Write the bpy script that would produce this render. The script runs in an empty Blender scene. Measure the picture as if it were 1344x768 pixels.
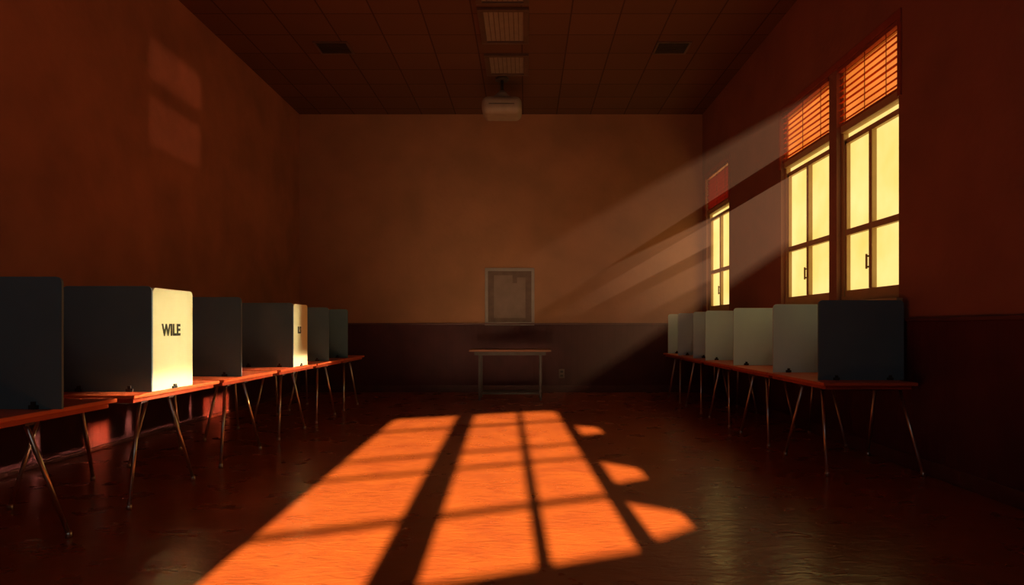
import bpy, bmesh, math, random
from mathutils import Vector, Matrix
from mathutils.geometry import tessellate_polygon
random.seed(4)
scene = bpy.context.scene
COL = scene.collection
try:
    scene.view_settings.view_transform = 'Standard'
    scene.view_settings.look = 'None'
except Exception: pass

F = 900.0; H = 1.15
XL, XR, YB, ZC = -4.03, 3.15, 12.22, 4.95
VPX, VPY = 690, 430

# ------------------------------------------------------------ materials
def mat(name, c1, c2=None, scale=4, rough=.6, bump=0, bscale=40, metallic=0, spec=.4, detail=4, stretch=None):
    m = bpy.data.materials.new(name); m.use_nodes = True
    nt = m.node_tree; N = nt.nodes; L = nt.links
    b = N['Principled BSDF']
    b.inputs['Roughness'].default_value = rough
    b.inputs['Metallic'].default_value = metallic
    b.inputs['Specular IOR Level'].default_value = spec
    tc = N.new('ShaderNodeTexCoord')
    src = tc.outputs['Object']
    if stretch:
        mp = N.new('ShaderNodeMapping'); mp.inputs['Scale'].default_value = stretch
        L.new(src, mp.inputs['Vector']); src = mp.outputs['Vector']
    nz = N.new('ShaderNodeTexNoise'); nz.inputs['Scale'].default_value = scale; nz.inputs['Detail'].default_value = detail
    L.new(src, nz.inputs['Vector'])
    cr = N.new('ShaderNodeValToRGB')
    cr.color_ramp.elements[0].position = .3; cr.color_ramp.elements[1].position = .7
    cr.color_ramp.elements[0].color = tuple(c1[:3]) + (1,)
    cr.color_ramp.elements[1].color = tuple((c2 or c1)[:3]) + (1,)
    L.new(nz.outputs['Fac'], cr.inputs['Fac']); L.new(cr.outputs['Color'], b.inputs['Base Color'])
    if bump:
        n2 = N.new('ShaderNodeTexNoise'); n2.inputs['Scale'].default_value = bscale; n2.inputs['Detail'].default_value = 5
        L.new(src, n2.inputs['Vector'])
        bp = N.new('ShaderNodeBump'); bp.inputs['Strength'].default_value = bump; bp.inputs['Distance'].default_value = .02
        L.new(n2.outputs['Fac'], bp.inputs['Height']); L.new(bp.outputs['Normal'], b.inputs['Normal'])
    return m

M = {}
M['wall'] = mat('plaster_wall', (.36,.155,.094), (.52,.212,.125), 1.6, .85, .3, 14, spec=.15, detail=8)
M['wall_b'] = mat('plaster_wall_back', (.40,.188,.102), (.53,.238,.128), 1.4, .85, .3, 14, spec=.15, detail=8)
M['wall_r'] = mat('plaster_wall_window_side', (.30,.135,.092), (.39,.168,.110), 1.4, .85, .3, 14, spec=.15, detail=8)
M['rail'] = mat('rail_wood', (.10,.032,.030), (.14,.044,.040), 6, .5)
M['frame'] = mat('window_frame_paint', (.52,.34,.17), (.62,.42,.21), 5, .5)
M['casing'] = mat('window_casing', (.34,.08,.04), (.42,.10,.05), 5, .6)
M['teal_d'] = mat('panel_dark_teal', (.110,.205,.245), (.138,.240,.275), 3, .6, .08, 120, spec=.25)
M['teal_l'] = mat('panel_pale_grey', (.54,.78,.92), (.64,.88,.97), 2.5, .6, .08, 120, spec=.25)
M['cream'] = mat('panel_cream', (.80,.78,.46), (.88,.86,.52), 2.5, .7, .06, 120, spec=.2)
M['ttop'] = mat('table_laminate', (.60,.12,.04), (.74,.16,.055), 5, .4, .05, 60, spec=.4)
M['tedge'] = mat('table_edge_band', (.42,.07,.03), (.5,.09,.035), 5, .5)
M['chrome'] = mat('leg_steel', (.72,.66,.56), (.8,.74,.64), 20, .28, metallic=1)
M['rubber'] = mat('rubber', (.02,.018,.018), (.03,.028,.025), 10, .7)
M['ink'] = mat('ink', (.035,.04,.025), (.05,.055,.03), 30, .8, spec=.1)
M['plastic'] = mat('projector_plastic', (.38,.30,.24), (.46,.37,.29), 6, .5)
M['pgrey'] = mat('dark_plastic', (.05,.04,.035), (.07,.05,.045), 6, .5)
M['lens'] = mat('light_diffuser', (.28,.22,.18), (.34,.27,.22), 8, .5)
M['tframe'] = mat('light_frame', (.11,.065,.045), (.14,.08,.055), 8, .5)
M['pframe'] = mat('picture_frame', (.30,.24,.23), (.36,.28,.27), 8, .5)
M['paper'] = mat('paper', (.17,.11,.095), (.22,.14,.115), 9, .8, spec=.1)
M['paper2'] = mat('paper_pale', (.25,.17,.145), (.32,.21,.18), 5, .8, spec=.1)
M['wood'] = mat('dark_table_wood', (.20,.07,.04), (.26,.09,.05), 5, .55, stretch=(1,8,8), spec=.2)
M['dmetal'] = mat('grey_metal', (.08,.055,.055), (.10,.07,.066), 10, .6, spec=.2)
M['outlet'] = mat('outlet_plastic', (.2,.13,.11), (.24,.16,.13), 10, .5)

def wains():
    m = mat('beadboard', (.080,.022,.026), (.105,.028,.032), 3, .6, spec=.2)
    nt = m.node_tree; N = nt.nodes; L = nt.links; b = N['Principled BSDF']
    tc = N.new('ShaderNodeTexCoord'); sp = N.new('ShaderNodeSeparateXYZ'); L.new(tc.outputs['Object'], sp.inputs[0])
    ad = N.new('ShaderNodeMath'); ad.operation = 'ADD'; L.new(sp.outputs['X'], ad.inputs[0]); L.new(sp.outputs['Y'], ad.inputs[1])
    mu = N.new('ShaderNodeMath'); mu.operation = 'MULTIPLY'; mu.inputs[1].default_value = 9; L.new(ad.outputs[0], mu.inputs[0])
    fr = N.new('ShaderNodeMath'); fr.operation = 'FRACT'; L.new(mu.outputs[0], fr.inputs[0])
    mr = N.new('ShaderNodeMapRange'); mr.inputs['From Max'].default_value = .12; L.new(fr.outputs[0], mr.inputs['Value'])
    bp = N.new('ShaderNodeBump'); bp.inputs['Strength'].default_value = .25; bp.inputs['Distance'].default_value = .005
    L.new(mr.outputs[0], bp.inputs['Height']); L.new(bp.outputs['Normal'], b.inputs['Normal'])
    return m
M['wains'] = wains()

def floor_mat():
    m = bpy.data.materials.new('polished_floor'); m.use_nodes = True
    nt = m.node_tree; N = nt.nodes; L = nt.links; b = N['Principled BSDF']
    tc = N.new('ShaderNodeTexCoord')
    n1 = N.new('ShaderNodeTexNoise'); n1.inputs['Scale'].default_value = 2.2; n1.inputs['Detail'].default_value = 9; n1.inputs['Roughness'].default_value = .7; n1.inputs['Distortion'].default_value = .6
    L.new(tc.outputs['Object'], n1.inputs['Vector'])
    cr = N.new('ShaderNodeValToRGB'); cr.color_ramp.elements[0].position = .3; cr.color_ramp.elements[1].position = .72
    cr.color_ramp.elements[0].color = (.31,.058,.016,1); cr.color_ramp.elements[1].color = (.46,.102,.020,1)
    L.new(n1.outputs['Fac'], cr.inputs['Fac']); L.new(cr.outputs['Color'], b.inputs['Base Color'])
    n2 = N.new('ShaderNodeTexNoise'); n2.inputs['Scale'].default_value = 3.5; n2.inputs['Detail'].default_value = 5
    L.new(tc.outputs['Object'], n2.inputs['Vector'])
    mr = N.new('ShaderNodeMapRange'); mr.inputs['To Min'].default_value = .20; mr.inputs['To Max'].default_value = .38
    L.new(n2.outputs['Fac'], mr.inputs['Value']); L.new(mr.outputs[0], b.inputs['Roughness'])
    b.inputs['Specular IOR Level'].default_value = .5
    b.inputs['Coat Weight'].default_value = .5; b.inputs['Coat Roughness'].default_value = .17
    n3 = N.new('ShaderNodeTexNoise'); n3.inputs['Scale'].default_value = 12; n3.inputs['Detail'].default_value = 4; n3.inputs['Distortion'].default_value = 1.0
    mp = N.new('ShaderNodeMapping'); mp.inputs['Scale'].default_value = (.6,1.4,1)
    L.new(tc.outputs['Object'], mp.inputs['Vector']); L.new(mp.outputs['Vector'], n3.inputs['Vector'])
    bp = N.new('ShaderNodeBump'); bp.inputs['Strength'].default_value = .32; bp.inputs['Distance'].default_value = .012
    L.new(n3.outputs['Fac'], bp.inputs['Height']); L.new(bp.outputs['Normal'], b.inputs['Normal']); L.new(bp.outputs['Normal'], b.inputs['Coat Normal'])
    return m
M['floor'] = floor_mat()

def ceil_mat():
    m = bpy.data.materials.new('ceiling_tiles'); m.use_nodes = True
    nt = m.node_tree; N = nt.nodes; L = nt.links; b = N['Principled BSDF']; b.inputs['Roughness'].default_value = .9
    b.inputs['Specular IOR Level'].default_value = .1
    tc = N.new('ShaderNodeTexCoord')
    br = N.new('ShaderNodeTexBrick'); br.offset = 0; br.squash = 1
    br.inputs['Scale'].default_value = 1; br.inputs['Brick Width'].default_value = .6; br.inputs['Row Height'].default_value = .6
    br.inputs['Mortar Size'].default_value = .010; br.inputs['Mortar Smooth'].default_value = .1
    br.inputs['Color1'].default_value = (.155,.076,.048,1); br.inputs['Color2'].default_value = (.18,.086,.053,1)
    br.inputs['Mortar'].default_value = (.088,.042,.029,1)
    mp = N.new('ShaderNodeMapping'); mp.inputs['Location'].default_value = (.05,.1,0)
    L.new(tc.outputs['Object'], mp.inputs['Vector']); L.new(mp.outputs['Vector'], br.inputs['Vector'])
    L.new(br.outputs['Color'], b.inputs['Base Color'])
    bp = N.new('ShaderNodeBump'); bp.inputs['Strength'].default_value = .25; bp.inputs['Distance'].default_value = .01; bp.invert = True
    L.new(br.outputs['Fac'], bp.inputs['Height']); L.new(bp.outputs['Normal'], b.inputs['Normal'])
    return m
M['ceil'] = ceil_mat()

def glass_mat():
    m = bpy.data.materials.new('glowing_frosted_glass'); m.use_nodes = True
    nt = m.node_tree; N = nt.nodes; L = nt.links
    for n in list(N):
        if n.type != 'OUTPUT_MATERIAL': N.remove(n)
    out = [n for n in N if n.type == 'OUTPUT_MATERIAL'][0]
    em = N.new('ShaderNodeEmission'); tc = N.new('ShaderNodeTexCoord')
    nz = N.new('ShaderNodeTexNoise'); nz.inputs['Scale'].default_value = 1.6; nz.inputs['Detail'].default_value = 5
    L.new(tc.outputs['Object'], nz.inputs['Vector'])
    cr = N.new('ShaderNodeValToRGB'); cr.color_ramp.elements[0].position = .3; cr.color_ramp.elements[1].position = .7
    cr.color_ramp.elements[0].color = (.90,.60,.135,1); cr.color_ramp.elements[1].color = (1.0,.73,.25,1)
    L.new(nz.outputs['Fac'], cr.inputs['Fac']); L.new(cr.outputs['Color'], em.inputs['Color'])
    em.inputs['Strength'].default_value = 1.25  # pane emits by itself, standing in for daylight outside
    L.new(em.outputs[0], out.inputs['Surface'])
    return m
M['glass'] = glass_mat()

def blind_mat(name, col, tr=.4):
    m = bpy.data.materials.new(name); m.use_nodes = True
    nt = m.node_tree; N = nt.nodes; L = nt.links
    for n in list(N):
        if n.type != 'OUTPUT_MATERIAL': N.remove(n)
    out = [n for n in N if n.type == 'OUTPUT_MATERIAL'][0]
    tc = N.new('ShaderNodeTexCoord'); nz = N.new('ShaderNodeTexNoise'); nz.inputs['Scale'].default_value = 3
    L.new(tc.outputs['Object'], nz.inputs['Vector'])
    cr = N.new('ShaderNodeValToRGB')
    cr.color_ramp.elements[0].color = tuple(v*.8 for v in col) + (1,); cr.color_ramp.elements[1].color = tuple(col) + (1,)
    L.new(nz.outputs['Fac'], cr.inputs['Fac'])
    t = N.new('ShaderNodeBsdfTranslucent'); d = N.new('ShaderNodeBsdfDiffuse'); mx = N.new('ShaderNodeMixShader')
    mx.inputs[0].default_value = tr
    L.new(cr.outputs['Color'], t.inputs['Color']); L.new(cr.outputs['Color'], d.inputs['Color'])
    L.new(t.outputs[0], mx.inputs[1]); L.new(d.outputs[0], mx.inputs[2]); L.new(mx.outputs[0], out.inputs['Surface'])
    return m
M['blind'] = blind_mat('blind_slats_orange', (.90,.34,.12), .3)
M['shade'] = blind_mat('blind_backing_orange', (1.0,.60,.42), 0.0)
M['blind_red'] = blind_mat('blind_slats_red', (.50,.11,.10), .2)

# ------------------------------------------------------------ builders
def link(o, parent=None, label=None, category=None, group=None, kind=None):
    if o.name not in COL.objects: COL.objects.link(o)
    if parent: o.parent = parent
    if label: o['label'] = label
    if category: o['category'] = category
    if group: o['group'] = group
    if kind: o['kind'] = kind
    return o

class MB:
    def __init__(self): self.bm = bmesh.new(); self.mats = []
    def mi(self, m):
        if m not in self.mats: self.mats.append(m)
        return self.mats.index(m)
    def box(self, x0,x1,y0,y1,z0,z1, m, bev=0, rot=None, seg=3):
        i = self.mi(m)
        r = bmesh.ops.create_cube(self.bm, size=1)
        vs = r['verts']
        T = Matrix.Translation(((x0+x1)/2,(y0+y1)/2,(z0+z1)/2))
        if rot: T = T @ rot
        T = T @ Matrix.Diagonal((abs(x1-x0),abs(y1-y0),abs(z1-z0),1))
        bmesh.ops.transform(self.bm, matrix=T, verts=vs)
        fs = set(f for v in vs for f in v.link_faces)
        for f in fs: f.material_index = i
        if bev:
            es = set(e for v in vs for e in v.link_edges)
            rr = bmesh.ops.bevel(self.bm, geom=list(es), offset=bev, segments=seg, affect='EDGES', profile=.5)
            for f in rr['faces']:
                f.material_index = i
                if seg > 4: f.smooth = True
    def tube(self, p, q, r, m, seg=12, r2=None):
        i = self.mi(m); p = Vector(p); q = Vector(q); d = q-p
        rr = bmesh.ops.create_cone(self.bm, cap_ends=True, segments=seg, radius1=r, radius2=r if r2 is None else r2, depth=d.length)
        T = Matrix.Translation((p+q)/2) @ d.to_track_quat('Z','Y').to_matrix().to_4x4()
        bmesh.ops.transform(self.bm, matrix=T, verts=rr['verts'])
        for f in set(f for v in rr['verts'] for f in v.link_faces):
            f.material_index = i; f.smooth = len(f.verts) == 4
    def poly_extrude(self, pts, vec, m):
        i = self.mi(m); vs = [self.bm.verts.new(p) for p in pts]; f = self.bm.faces.new(vs); f.material_index = i
        r = bmesh.ops.extrude_face_region(self.bm, geom=[f])
        nv = [g for g in r['geom'] if isinstance(g, bmesh.types.BMVert)]
        bmesh.ops.translate(self.bm, vec=vec, verts=nv)
        for v in nv:
            for ff in v.link_faces: ff.material_index = i
    def done(self, name, origin=(0,0,0), **k):
        o = Vector(origin)
        bmesh.ops.translate(self.bm, vec=-o, verts=self.bm.verts)
        bmesh.ops.recalc_face_normals(self.bm, faces=self.bm.faces)
        me = bpy.data.meshes.new(name); self.bm.to_mesh(me); self.bm.free()
        for m in self.mats: me.materials.append(m)
        ob = bpy.data.objects.new(name, me); ob.location = o
        return link(ob, **k)

def empty(name, loc, **k):
    e = bpy.data.objects.new(name, None); e.location = loc; e.empty_display_size = .2
    return link(e, **k)

def child(mb, name, parent, **k):
    return mb.done(name, (0,0,0), parent=parent, **k)

# ------------------------------------------------------------ room shell
YN = -6.0
b = MB(); b.box(XL-.2,XR+.25,YN,YB+.2,-.1,0,M['floor']); b.done('floor', kind='structure', label='dark polished brown floor with warm sheen', category='floor')
b = MB(); b.box(XL-.2,XR+.25,YN,YB+.2,ZC,ZC+.1,M['ceil']); b.done('ceiling', kind='structure', label='dim suspended ceiling of square acoustic tiles', category='ceiling')
b = MB(); b.box(XL-.2,XL,YN,YB+.2,0,ZC,M['wall']); b.done('wall_left', kind='structure', label='plain rust-brown plaster wall', category='wall')
b = MB(); b.box(XL,XR,YB,YB+.2,0,ZC,M['wall_b']); b.done('wall_back', kind='structure', label='plain brown plaster wall above dark wainscot', category='wall')
WIN = [(5.79,6.95),(7.12,8.46),(10.62,11.96)]
ZS, ZT = 1.40, 3.76
b = MB()
w0, w1 = XR, XR+.24
b.box(w0,w1,YN,YB+.2,0,ZS,M['wall_r']); b.box(w0,w1,YN,YB+.2,ZT,ZC,M['wall_r'])
ys = [YN] + [v for w in WIN for v in w] + [YB+.2]
for i in range(0,len(ys),2): b.box(w0,w1,ys[i],ys[i+1],ZS,ZT,M['wall_r'])
b.done('wall_right', kind='structure', label='rust-brown plaster wall with three tall windows', category='wall')

ZW = 1.20
b = MB(); b.box(XL,XR,YB-.02,YB,0,ZW,M['wains']); b.done('trim_1', kind='structure', label='dark maroon beadboard wainscot', category='wainscot')
b = MB(); b.box(XL,XL+.02,YN+3,YB-.02,0,ZW,M['wains']); b.done('trim_2', kind='structure', label='dark maroon beadboard wainscot', category='wainscot')
b = MB(); b.box(XR-.02,XR,.4,YB-.02,0,ZW,M['wains']); b.done('trim_3', kind='structure', label='dark maroon beadboard wainscot', category='wainscot')
b = MB(); b.box(XL+.02,XR-.02,YB-.045,YB,ZW,ZW+.03,M['rail'],.006); b.done('trim_4', kind='structure', label='dark wooden chair rail', category='chair rail')
b = MB(); b.box(XL,XL+.045,YN+3,YB-.045,ZW,ZW+.03,M['rail'],.006); b.done('trim_5', kind='structure', label='dark wooden chair rail', category='chair rail')
b = MB(); b.box(XR-.035,XR,.4,YB-.045,ZW,ZW+.03,M['rail'],.006); b.done('trim_6', kind='structure', label='dark wooden chair rail', category='chair rail')
b = MB(); b.box(XL+.04,XR-.04,YB-.04,YB-.02,0,.12,M['rail'],.004); b.done('baseboard_back', kind='structure', label='dark wooden baseboard', category='baseboard')
b = MB(); b.box(XL+.02,XL+.035,YN+3,YB-.04,0,.04,M['rail'],.004); b.done('baseboard_left', kind='structure', label='dark wooden baseboard', category='baseboard')
b = MB(); b.box(XR-.03,XR-.02,.4,YB-.04,0,.12,M['rail'],.004); b.done('baseboard_right', kind='structure', label='dark wooden baseboard', category='baseboard')

# ------------------------------------------------------------ windows on the right wall
def window(n, y0, y1, red=False):
    b = MB(); fx0, fx1 = XR+.05, XR+.12; m = M['frame']
    b.box(fx0,fx1,y0,y0+.05,ZS,ZT,m); b.box(fx0,fx1,y1-.05,y1,ZS,ZT,m)
    b.box(fx0,fx1,y0+.05,y1-.05,ZS,ZS+.06,m); b.box(fx0,fx1,y0+.05,y1-.05,ZT-.05,ZT,m)
    b.box(fx0-.03,fx1,y0+.05,y1-.05,3.10,3.18,m,.005)
    w = b.done('window_%d'%n, ((fx0+fx1)/2,(y0+y1)/2,ZS), kind='structure', category='window',
        label='tall window, red blind over the transom' if red else 'tall window with self-glowing panes and orange blind over its transom')
    ox, oy, oz = w.location
    s = MB(); sx0, sx1 = fx0+.012, fx0+.05; c = (y0+y1)/2
    s.box(sx0,sx1,y0+.05,y0+.09,ZS+.06,3.02,m); s.box(sx0,sx1,y1-.09,y1-.05,ZS+.06,3.02,m)
    s.box(sx0,sx1,y0+.09,y1-.09,ZS+.06,ZS+.12,m); s.box(sx0,sx1,y0+.05,y1-.05,2.99,3.04,m)
    s.box(sx0-.01,sx1,y0+.09,y1-.09,2.07,2.13,m,.004)
    s.box(sx0-.012,sx1-.002,c-.03,c+.03,ZS+.12,2.99,m,.004)
    so = s.done('sash'); so.parent = w; so.location = (-ox,-oy,-oz)
    h = MB(); h.box(sx0-.03,sx0-.012,c+.045,c+.058,1.70,1.84,M['frame'],.003); h.tube((sx0-.025,c+.052,1.72),(sx0+.01,c+.052,1.72),.008,M['rubber'])
    h.tube((sx0-.025,c+.052,1.82),(sx0+.01,c+.052,1.82),.008,M['rubber'])
    ho = h.done('handle', label='dark window handle'); ho.parent = w; ho.location = (-ox,-oy,-oz)
    g = MB(); g.box(fx1-.02,fx1-.012,y0+.04,y1-.04,ZS+.04,ZT-.04,M['glass'])
    go = g.done('glass'); go.parent = w; go.location = (-ox,-oy,-oz)
    bl = MB(); bm_ = M['blind_red'] if red else M['blind']
    bl.box(XR-.005,XR+.045,y0+.03,y1-.03,ZT-.045,ZT-.005,M['casing'],.004)
    sp = .062; z = 3.215
    while z < ZT-.06:
        tilt = math.radians(62 if red else -4 + random.uniform(-7,7)); hw = .030 if red else .015
        bl.box(XR+.02-hw,XR+.02+hw,y0+.035,y1-.035,z-.0015,z+.0015,bm_,0,Matrix.Rotation(tilt,4,'Y') @ Matrix.Rotation(random.uniform(-.008,.008),4,'X'))
        z += sp
    if not red: bl.box(XR+.072,XR+.074,y0+.045,y1-.045,3.18,ZT-.05,M['shade'])
    bl.box(XR+.005,XR+.035,y0+.035,y1-.035,3.17,3.185,M['casing'])
    for yy in (y0+.2, c, y1-.2): bl.tube((XR-.002,yy,3.18),(XR-.002,yy,ZT-.03),.0035,M['casing'],6)
    bo = bl.done('blind', label='closed red slatted blind' if red else 'half-open orange slatted blind'); bo.parent = w; bo.location = (-ox,-oy,-oz)
for i,(a,c) in enumerate(WIN): window(i+1, a, c, i == 2)
for i,(a,c) in enumerate(((5.79,8.46),(10.62,11.96))):
    b = MB(); b.box(XR-.05,XR+.03,a-.06,c+.06,ZS-.05,ZS,M['frame'],.006)
    b.done('trim_%d'%(7+i), kind='structure', label='painted window sill', category='window sill')
    b = MB(); b.box(XR-.015,XR,a-.05,c+.05,ZT,ZT+.07,M['casing'],.004)
    b.box(XR-.015,XR,a-.05,a,3.1,ZT,M['casing']); b.box(XR-.015,XR,c,c+.05,3.1,ZT,M['casing'])
    b.done('trim_%d'%(9+i), kind='structure', label='dark red window head casing', category='window casing')

# ------------------------------------------------------------ unseen slanted rear wall, added plate shaping sun into floor patches
K = 3.1; SX = -.03; SL = .47; V0 = -2.0
def toplane(X, Y):
    V = Y - SL*X
    tau = (V - V0)/(1 - SL*SX)
    return (X - SX*tau, tau/K)
def plane3(p, off=0): return Vector((p[0], V0 + SL*p[0] + off, p[1]))
def quadV(x0,x1,v0,v1):
    out = []
    for (x,v) in ((x0,v0),(x1,v0),(x1,v1),(x0,v1)):
        xp = x - SX*((6-V0)/(1-SL*SX)); z = (v-V0)/(1-SL*SX)/K
        out.append((xp,z))
    return out
def plate(name, outer, holes, m, **k):
    loops = [[Vector((p[0],p[1],0)) for p in lp] for lp in [outer]+holes]
    flat = [p for lp in loops for p in lp]
    tris = tessellate_polygon(loops)
    me = bpy.data.meshes.new(name)
    me.from_pydata([plane3((p.x,p.y)) for p in flat], [], [tuple(t) for t in tris])
    me.materials.append(m)
    o = bpy.data.objects.new(name, me)
    return link(o, **k)
cols = [(-1.53,-.80),(-.56,-.03),(.05,.50)]
vb = [(3.28,4.34),(4.50,5.78),(5.90,6.51),(6.63,8.19),(8.35,9.30)]
holes = []
for ci,(x0,x1) in enumerate(cols):
    for i,(v0,v1) in enumerate(vb):
        if ci == 0 and i == 0: v0 = 2.6
        holes.append(quadV(x0,x1,v0,v1))
def pix(x,y):
    d = F*H/(y-VPY); return ((x-VPX)*d/F, d)
for q in ([(757,559),(783,561),(791,568),(764,571)],[(790,607),(838,615),(847,627),(808,634)],[(825,661),(893,673),(908,690),(860,708)]):
    holes.append([toplane(*pix(*p)) for p in q][::-1])
wl, wr = -1.60+.2, 1.35
wo = [(wl,1.3),(wr,1.3),(wr,3.75),(wl,3.75)]
plate('wall_rear', [(XL,0),(XR,0),(XR,ZC),(XL,ZC)], [wo], M['wall'], kind='structure', category='wall', label='unseen plaster wall, slanted and opened to shape the floor sun')
plate('window_4', wo, holes, M['frame'], kind='structure', category='window', label='added unseen plate with pane holes that shape the floor sun')

# ------------------------------------------------------------ folding tables
def table(yf, x_in, side, length=1.2, wdt=.75):
    y0 = yf-length
    cx = x_in + side*wdt/2
    t = empty('folding_table', (cx,(y0+yf)/2,0), category='table',
        group='folding tables along the window wall' if side > 0 else 'folding tables along the plain wall',
        label=('red-orange folding table with splayed metal legs, under the windows' if side > 0 else 'red-orange folding table with splayed metal legs, along the plain wall'))
    hw, hl = wdt/2, length/2
    m = MB(); m.box(-hw,hw,-hl,hl,.692,.718,M['ttop'],.006)
    m.box(-hw+.03,hw-.03,-hl+.04,hl-.04,.662,.692,M['tedge'],.003)
    child(m,'table_top',t)
    for sx in (-1,1):
        for (ty,fy) in ((-hl+.17,-hl-.06),(hl-.70,hl-.45)):
            l = MB()
            xo = sx*(hw-.06)
            l.tube((xo,ty,.675),(sx*(hw-.0),fy,.02),.0125,M['chrome'],14)
            l.tube((sx*(hw-.0),fy,0),(sx*(hw-.0),fy,.035),.017,M['chrome'],14)
            l.box(xo-.03,xo+.03,ty-.035,ty+.035,.650,.668,M['dmetal'],.003)
            child(l,'leg',t)
    for ty in (-hl+.17,hl-.70):
        br = MB(); br.tube((-hw+.06,ty,.655),(hw-.06,ty,.655),.011,M['dmetal'],10); child(br,'brace',t)
    return t
LX = -2.50
for yf,ln in ((4.20,1.2),(5.60,1.22),(6.90,1.22),(8.20,1.2),(9.43,1.18),(10.64,1.16)): table(yf, LX, -1, ln)
RX = 2.33
for i in range(5): table(6.60+1.27*i if i < 4 else 11.62, RX, 1, 1.24 if i < 4 else 1.2, wdt=.74)

# ------------------------------------------------------------ voting booths
def rounded(w, h, r, n=6):
    pts = [(0,0),(w,0)]
    for k in range(n+1):
        a = math.pi/2*k/n; pts.append((w-r+r*math.cos(a), h-r+r*math.sin(a)))
    for k in range(n+1):
        a = math.pi/2+math.pi/2*k/n; pts.append((r+r*math.cos(a), h-r+r*math.sin(a)))
    return pts
TH = .016
def booth(y, x_in, side, w=.62, h=.70, m=None, aisle=0, far=.2, label='', back=.4, maisle=None, group=''):
    z0 = .719
    e = empty('voting_booth', (x_in,y,z0), category='voting booth', group=group, label=label)
    p = MB()
    pts = rounded(w,h,.035)
    p.poly_extrude([(side*u,0,v) for u,v in pts],(0,TH,0),m); child(p,'side_panel',e)
    p = MB(); p.poly_extrude([(side*(w-TH),TH+u,v) for u,v in rounded(back,h,.03)],(side*TH,0,0),m); child(p,'back_panel',e)
    p = MB(); p.poly_extrude([(side*(w-TH-u),TH+back-TH,v) for u,v in rounded(far,h,.03)],(0,TH,0),m); child(p,'side_panel',e)
    if aisle:
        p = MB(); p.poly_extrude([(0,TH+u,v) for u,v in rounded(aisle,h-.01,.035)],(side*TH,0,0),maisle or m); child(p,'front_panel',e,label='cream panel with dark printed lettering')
    for u in (.12,w-.14):
        c = MB(); c.box(side*u,side*(u+.05),-.012,TH+.012,0,.022,M['rubber'],.003); c.box(side*(u+.015),side*(u+.035),-.014,0,0,.04,M['rubber'])
        child(c,'clip',e)
    if aisle:
        c = MB(); c.box(-.006,.012,TH+aisle*.45,TH+aisle*.45+.06,0,.016,M['rubber'],.003); c.box(-.006,.012,TH+aisle*.45+.02,TH+aisle*.45+.05,.016,.03,M['rubber'],.003)
        child(c,'clip',e)
    return e
def lettering(e, s, y, z, size, sx=1.0):
    cu = bpy.data.curves.new('lettering','FONT'); cu.body = s; cu.size = size; cu.extrude = .001; cu.offset = .0042
    cu.space_character = 1.08
    cu.align_x = 'CENTER'; cu.align_y = 'CENTER'
    o = bpy.data.objects.new('tmp', cu); COL.objects.link(o)
    bpy.context.view_layer.update()
    me = bpy.data.meshes.new_from_object(o.evaluated_get(bpy.context.evaluated_depsgraph_get()))
    bpy.data.objects.remove(o)
    R = Matrix.Translation((.0022,y,z)) @ Matrix.Rotation(math.pi/2,4,'Z') @ Matrix.Rotation(math.pi/2,4,'X') @ Matrix.Diagonal((sx,1,1,1))
    me.transform(R); me.materials.clear(); me.materials.append(M['ink'])
    t = bpy.data.objects.new('lettering', me); link(t, parent=e, label='dark printed letters reading '+s)
GL = 'voting booths along the plain wall'; GR = 'voting booths under the windows'
D, Lt = M['teal_d'], M['teal_l']
booth(3.62,-2.45,-1,.66,.70,D,label='dark teal cardboard voting booth at the end of the row',group=GL)
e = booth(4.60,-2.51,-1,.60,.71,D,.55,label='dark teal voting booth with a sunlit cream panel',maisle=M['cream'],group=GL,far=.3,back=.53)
lettering(e,'WILE',.255,.41,.112,.92)
booth(6.05,-2.51,-1,.60,.70,D,label='dark teal cardboard voting booth with open front',group=GL)
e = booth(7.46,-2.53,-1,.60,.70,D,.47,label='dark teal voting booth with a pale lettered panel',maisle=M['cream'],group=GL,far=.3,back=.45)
lettering(e,'ILS',.20,.40,.10,.85)
booth(8.80,-2.53,-1,.60,.69,D,label='dark teal cardboard voting booth with open front',group=GL)
booth(9.74,-2.53,-1,.60,.69,D,label='dark teal cardboard voting booth with open front',group=GL)
booth(5.62,2.40,1,.70,.655,D,label='dark teal voting booth at the end of the row',group=GR)
for i,xp in enumerate((1015,963,926,910,890,877)):
    y = 2.38*F/(xp-VPX)
    booth(y,2.38,1,.70,.655,Lt,label='pale grey-green cardboard voting booth under the windows',group=GR,back=.35)

# ------------------------------------------------------------ small table at the back wall
t = empty('side_table',(-.245,11.0,0),category='table',label='narrow brown table with thin metal legs against the wainscot')
m = MB(); m.box(-.64,.64,-.3,.3,.77,.805,M['wood'],.006); child(m,'table_top',t)
m = MB(); m.box(-.56,.56,-.25,.25,.715,.77,M['dmetal'],.004); child(m,'apron',t)
for sx in (-.48,.48):
    for sy in (-.22,.22):
        m = MB(); m.box(sx-.018,sx+.018,sy-.018,sy+.018,0,.72,M['dmetal'],.004); child(m,'leg',t)
for sy in (-.22,.22):
    m = MB(); m.box(-.46,.46,sy-.012,sy+.012,.10,.13,M['dmetal'],.003); child(m,'stretcher',t)

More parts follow.
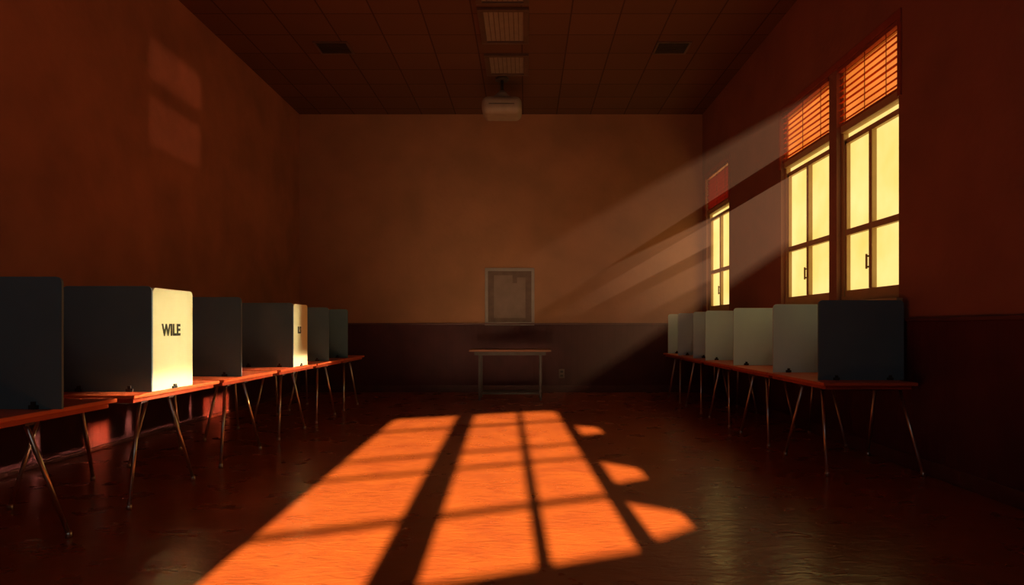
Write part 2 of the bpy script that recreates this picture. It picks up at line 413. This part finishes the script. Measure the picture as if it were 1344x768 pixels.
# ------------------------------------------------------------ framed notice
t = empty('framed_notice',(-.285,YB,1.70),category='picture frame',label='grey framed notice hung on the brown wall')
m = MB(); w,h,f = .44,.51,.055
m.box(-w,w,-.04,-.0,h-f,h,M['pframe'],.006); m.box(-w,w,-.04,-.0,-h,-h+f,M['pframe'],.006)
m.box(-w,-w+f,-.04,-.0,-h+f,h-f,M['pframe'],.006); m.box(w-f,w,-.04,-.0,-h+f,h-f,M['pframe'],.006)
child(m,'frame',t)
m = MB(); m.box(-w+f,w-f,-.018,-.006,-h+f,h-f,M['paper']); child(m,'mat_board',t)
m = MB(); m.box(-.28,.28,-.024,-.018,-.38,.24,M['paper2']); m.box(-.28,.05,-.024,-.018,.24,.38,M['paper2']); m.box(.13,.28,-.024,-.018,.24,.34,M['paper2']); child(m,'paper_sheet',t)

# ------------------------------------------------------------ outlet
t = empty('wall_outlet',(.64,YB-.02,.33),category='outlet',label='small electrical outlet on the wainscot')
m = MB(); m.box(-.05,.05,-.012,0,-.08,.08,M['outlet'],.004); child(m,'cover_plate',t)
for a in (.015,-.055):
    m = MB(); m.box(-.025,.025,-.016,-.012,a,a+.04,M['pgrey'],.002); child(m,'socket',t)

# ------------------------------------------------------------ ceiling fixtures
def troffer(y0,y1):
    cx = -.27; w = .24
    t = empty('ceiling_light',(cx,(y0+y1)/2,ZC),category='ceiling light',group='recessed lights along the ceiling',label='switched-off recessed fluorescent ceiling light')
    hl = (y1-y0)/2
    m = MB()
    m.box(-w-.07,w+.07,-hl-.06,-hl,-.04,0,M['tframe'],.004); m.box(-w-.07,w+.07,hl,hl+.06,-.04,0,M['tframe'],.004)
    m.box(-w-.07,-w,-hl,hl,-.04,0,M['tframe'],.004); m.box(w,w+.07,-hl,hl,-.04,0,M['tframe'],.004)
    child(m,'frame',t)
    m = MB(); m.box(-w,w,-hl,hl,-.018,0,M['lens'])
    for k in range(1,8): m.box(-w+k*2*w/8-.004,-w+k*2*w/8+.004,-hl,hl,-.024,-.018,M['tframe'])
    child(m,'diffuser',t)
troffer(6.9,7.95); troffer(8.18,9.05); troffer(9.55,10.2)
def vent(cx,cy,hx,hy):
    t = empty('ceiling_vent',(cx,cy,ZC),category='vent',group='air vents in the ceiling',label='dark slatted air vent in the ceiling tiles')
    m = MB(); m.box(-hx,hx,-hy,-hy+.03,-.015,0,M['tframe']); m.box(-hx,hx,hy-.03,hy,-.015,0,M['tframe'])
    m.box(-hx,-hx+.03,-hy+.03,hy-.03,-.015,0,M['tframe']); m.box(hx-.03,hx,-hy+.03,hy-.03,-.015,0,M['tframe']); child(m,'frame',t)
    m = MB(); m.box(-hx+.03,hx-.03,-hy+.03,hy-.03,-.003,0,M['rubber'])
    for k in range(7):
        yy = -hy+.06+k*(2*hy-.12)/6; m.box(-hx+.03,hx-.03,yy-.008,yy+.008,-.012,-.004,M['pgrey'])
    child(m,'grille',t)
vent(1.98,9.3,.23,.2); vent(-2.6,9.3,.23,.2)

# projector
t = empty('projector',(-.36,10.45,ZC),category='projector',label='pale rounded projector hanging from the ceiling on a short pole')
m = MB(); m.tube((0,0,-.035),(0,0,0),.10,M['pgrey'],24); child(m,'mount_plate',t)
m = MB(); m.tube((0,0,-.30),(0,0,-.03),.022,M['pgrey'],16); m.tube((0,0,-.345),(0,0,-.19),.19,M['plastic'],32,.03); child(m,'pole',t)
m = MB(); m.box(-.30,.30,-.26,.26,-.60,-.335,M['plastic'],.10,seg=8)
m.box(-.19,.19,-.266,-.255,-.475,-.466,M['pgrey'])
child(m,'body',t)

# ------------------------------------------------------------ painted light shafts (world-space emissive haze)
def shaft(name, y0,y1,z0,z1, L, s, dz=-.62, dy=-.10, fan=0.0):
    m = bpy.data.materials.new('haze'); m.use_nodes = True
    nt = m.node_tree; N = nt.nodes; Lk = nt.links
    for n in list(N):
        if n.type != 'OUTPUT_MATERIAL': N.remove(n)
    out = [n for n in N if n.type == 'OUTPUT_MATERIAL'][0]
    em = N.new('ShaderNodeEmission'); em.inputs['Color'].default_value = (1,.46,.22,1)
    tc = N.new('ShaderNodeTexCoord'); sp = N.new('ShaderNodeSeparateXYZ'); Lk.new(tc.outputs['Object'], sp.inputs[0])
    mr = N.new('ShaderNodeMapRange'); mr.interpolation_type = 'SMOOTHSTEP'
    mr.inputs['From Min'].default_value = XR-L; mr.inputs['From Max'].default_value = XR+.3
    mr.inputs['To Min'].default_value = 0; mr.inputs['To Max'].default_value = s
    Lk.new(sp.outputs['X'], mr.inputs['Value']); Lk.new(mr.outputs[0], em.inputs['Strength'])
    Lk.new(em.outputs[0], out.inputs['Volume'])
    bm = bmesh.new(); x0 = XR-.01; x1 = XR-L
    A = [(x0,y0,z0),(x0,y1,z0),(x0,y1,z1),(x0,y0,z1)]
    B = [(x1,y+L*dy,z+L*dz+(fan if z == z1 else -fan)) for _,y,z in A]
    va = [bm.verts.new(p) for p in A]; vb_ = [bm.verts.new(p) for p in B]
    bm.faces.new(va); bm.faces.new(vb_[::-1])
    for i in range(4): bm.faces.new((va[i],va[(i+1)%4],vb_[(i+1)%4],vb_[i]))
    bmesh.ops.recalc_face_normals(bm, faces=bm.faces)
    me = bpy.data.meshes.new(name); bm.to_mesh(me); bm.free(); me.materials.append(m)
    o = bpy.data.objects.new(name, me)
    link(o, kind='stuff', category='light haze', label='faint glowing volume painted in as a shaft of sun from a window', group='painted sun shafts')
shaft('glow_shaft', 7.22,8.36,2.2,2.95, 3.3,.085,-.62,-.1,.12)
shaft('glow_shaft', 7.2,8.35,3.25,3.7, 4.2,.056,-.6,-.1,.16)
shaft('glow_shaft', 10.75,11.85,2.55,3.0, 2.9,.085,-.5,-.1,.05)
shaft('glow_shaft', 10.75,11.85,1.98,2.35, 2.0,.06,-.5)

# ------------------------------------------------------------ lights
sd = bpy.data.lights.new('sun','SUN'); sd.energy = 37; sd.color = (1,.74,.38); sd.angle = math.radians(.7)
so = bpy.data.objects.new('sun', sd); COL.objects.link(so); so.location = (0,-6,6)
so.rotation_euler = Vector((SX,1,-1/K)).to_track_quat('-Z','Y').to_euler()

def added_beam(loc, tgt, w, h, power, col, spread=3):  # added narrow lamps at the windows for lit panels, tables and wall patches
    d = bpy.data.lights.new('added_beam','AREA'); d.shape = 'RECTANGLE'; d.size = w; d.size_y = h; d.energy = power; d.color = col
    d.spread = math.radians(spread)
    o = bpy.data.objects.new('added_beam', d); COL.objects.link(o); o.location = loc
    o.rotation_euler = (Vector(tgt)-Vector(loc)).to_track_quat('-Z','Y').to_euler()
added_beam((3.05,7.75,2.75),(-2.51,4.88,1.06),.56,.78,1.75,(1,.86,.52))
added_beam((3.05,11.3,2.75),(-2.53,7.52,1.06),.14,.75,.42,(1,.86,.52))
added_beam((3.0,7.9,3.40),(-4.03,7.92,4.05),1.15,.42,.14,(1,.38,.2),1.5)
added_beam((3.0,7.9,2.80),(-4.03,7.92,3.38),1.15,.50,.14,(1,.38,.2),1.5)
added_beam((3.0,6.5,1.95),(-4.03,6.42,.13),.34,.18,1.0,(1,.30,.10),1)
added_beam((3.0,9.2,1.95),(-4.03,8.9,.13),.70,.22,2.4,(1,.30,.10),1)
added_beam((3.0,6.6,2.9),(-2.60,6.5,.72),4.6,.10,6.5,(1,.65,.4),2)

d = bpy.data.lights.new('cool_fill','AREA'); d.shape = 'RECTANGLE'; d.size = 3.5; d.size_y = 1.6; d.energy = 10; d.color = (.74,.90,1.0)  # added cool fill lamp high behind the camera, no roof opening there
o = bpy.data.objects.new('cool_fill', d); COL.objects.link(o); o.location = (-.3,-1.3,4.2)
o.rotation_euler = (Vector((0,9,1.6))-o.location).to_track_quat('-Z','Y').to_euler()

w = bpy.data.worlds.new('World'); scene.world = w; w.use_nodes = True
w.node_tree.nodes['Background'].inputs[0].default_value = (.9,.6,.35,1)
w.node_tree.nodes['Background'].inputs[1].default_value = .3

# ------------------------------------------------------------ camera
cd = bpy.data.cameras.new('camera'); cd.sensor_width = 36; cd.lens = F/1344*36
cd.shift_x = (672-VPX)/1344; cd.shift_y = (VPY-384)/1344
cd.clip_start = .05
co = bpy.data.objects.new('camera', cd); COL.objects.link(co); co.location = (0,0,H); co.rotation_euler = (math.pi/2,0,0)
scene.camera = co
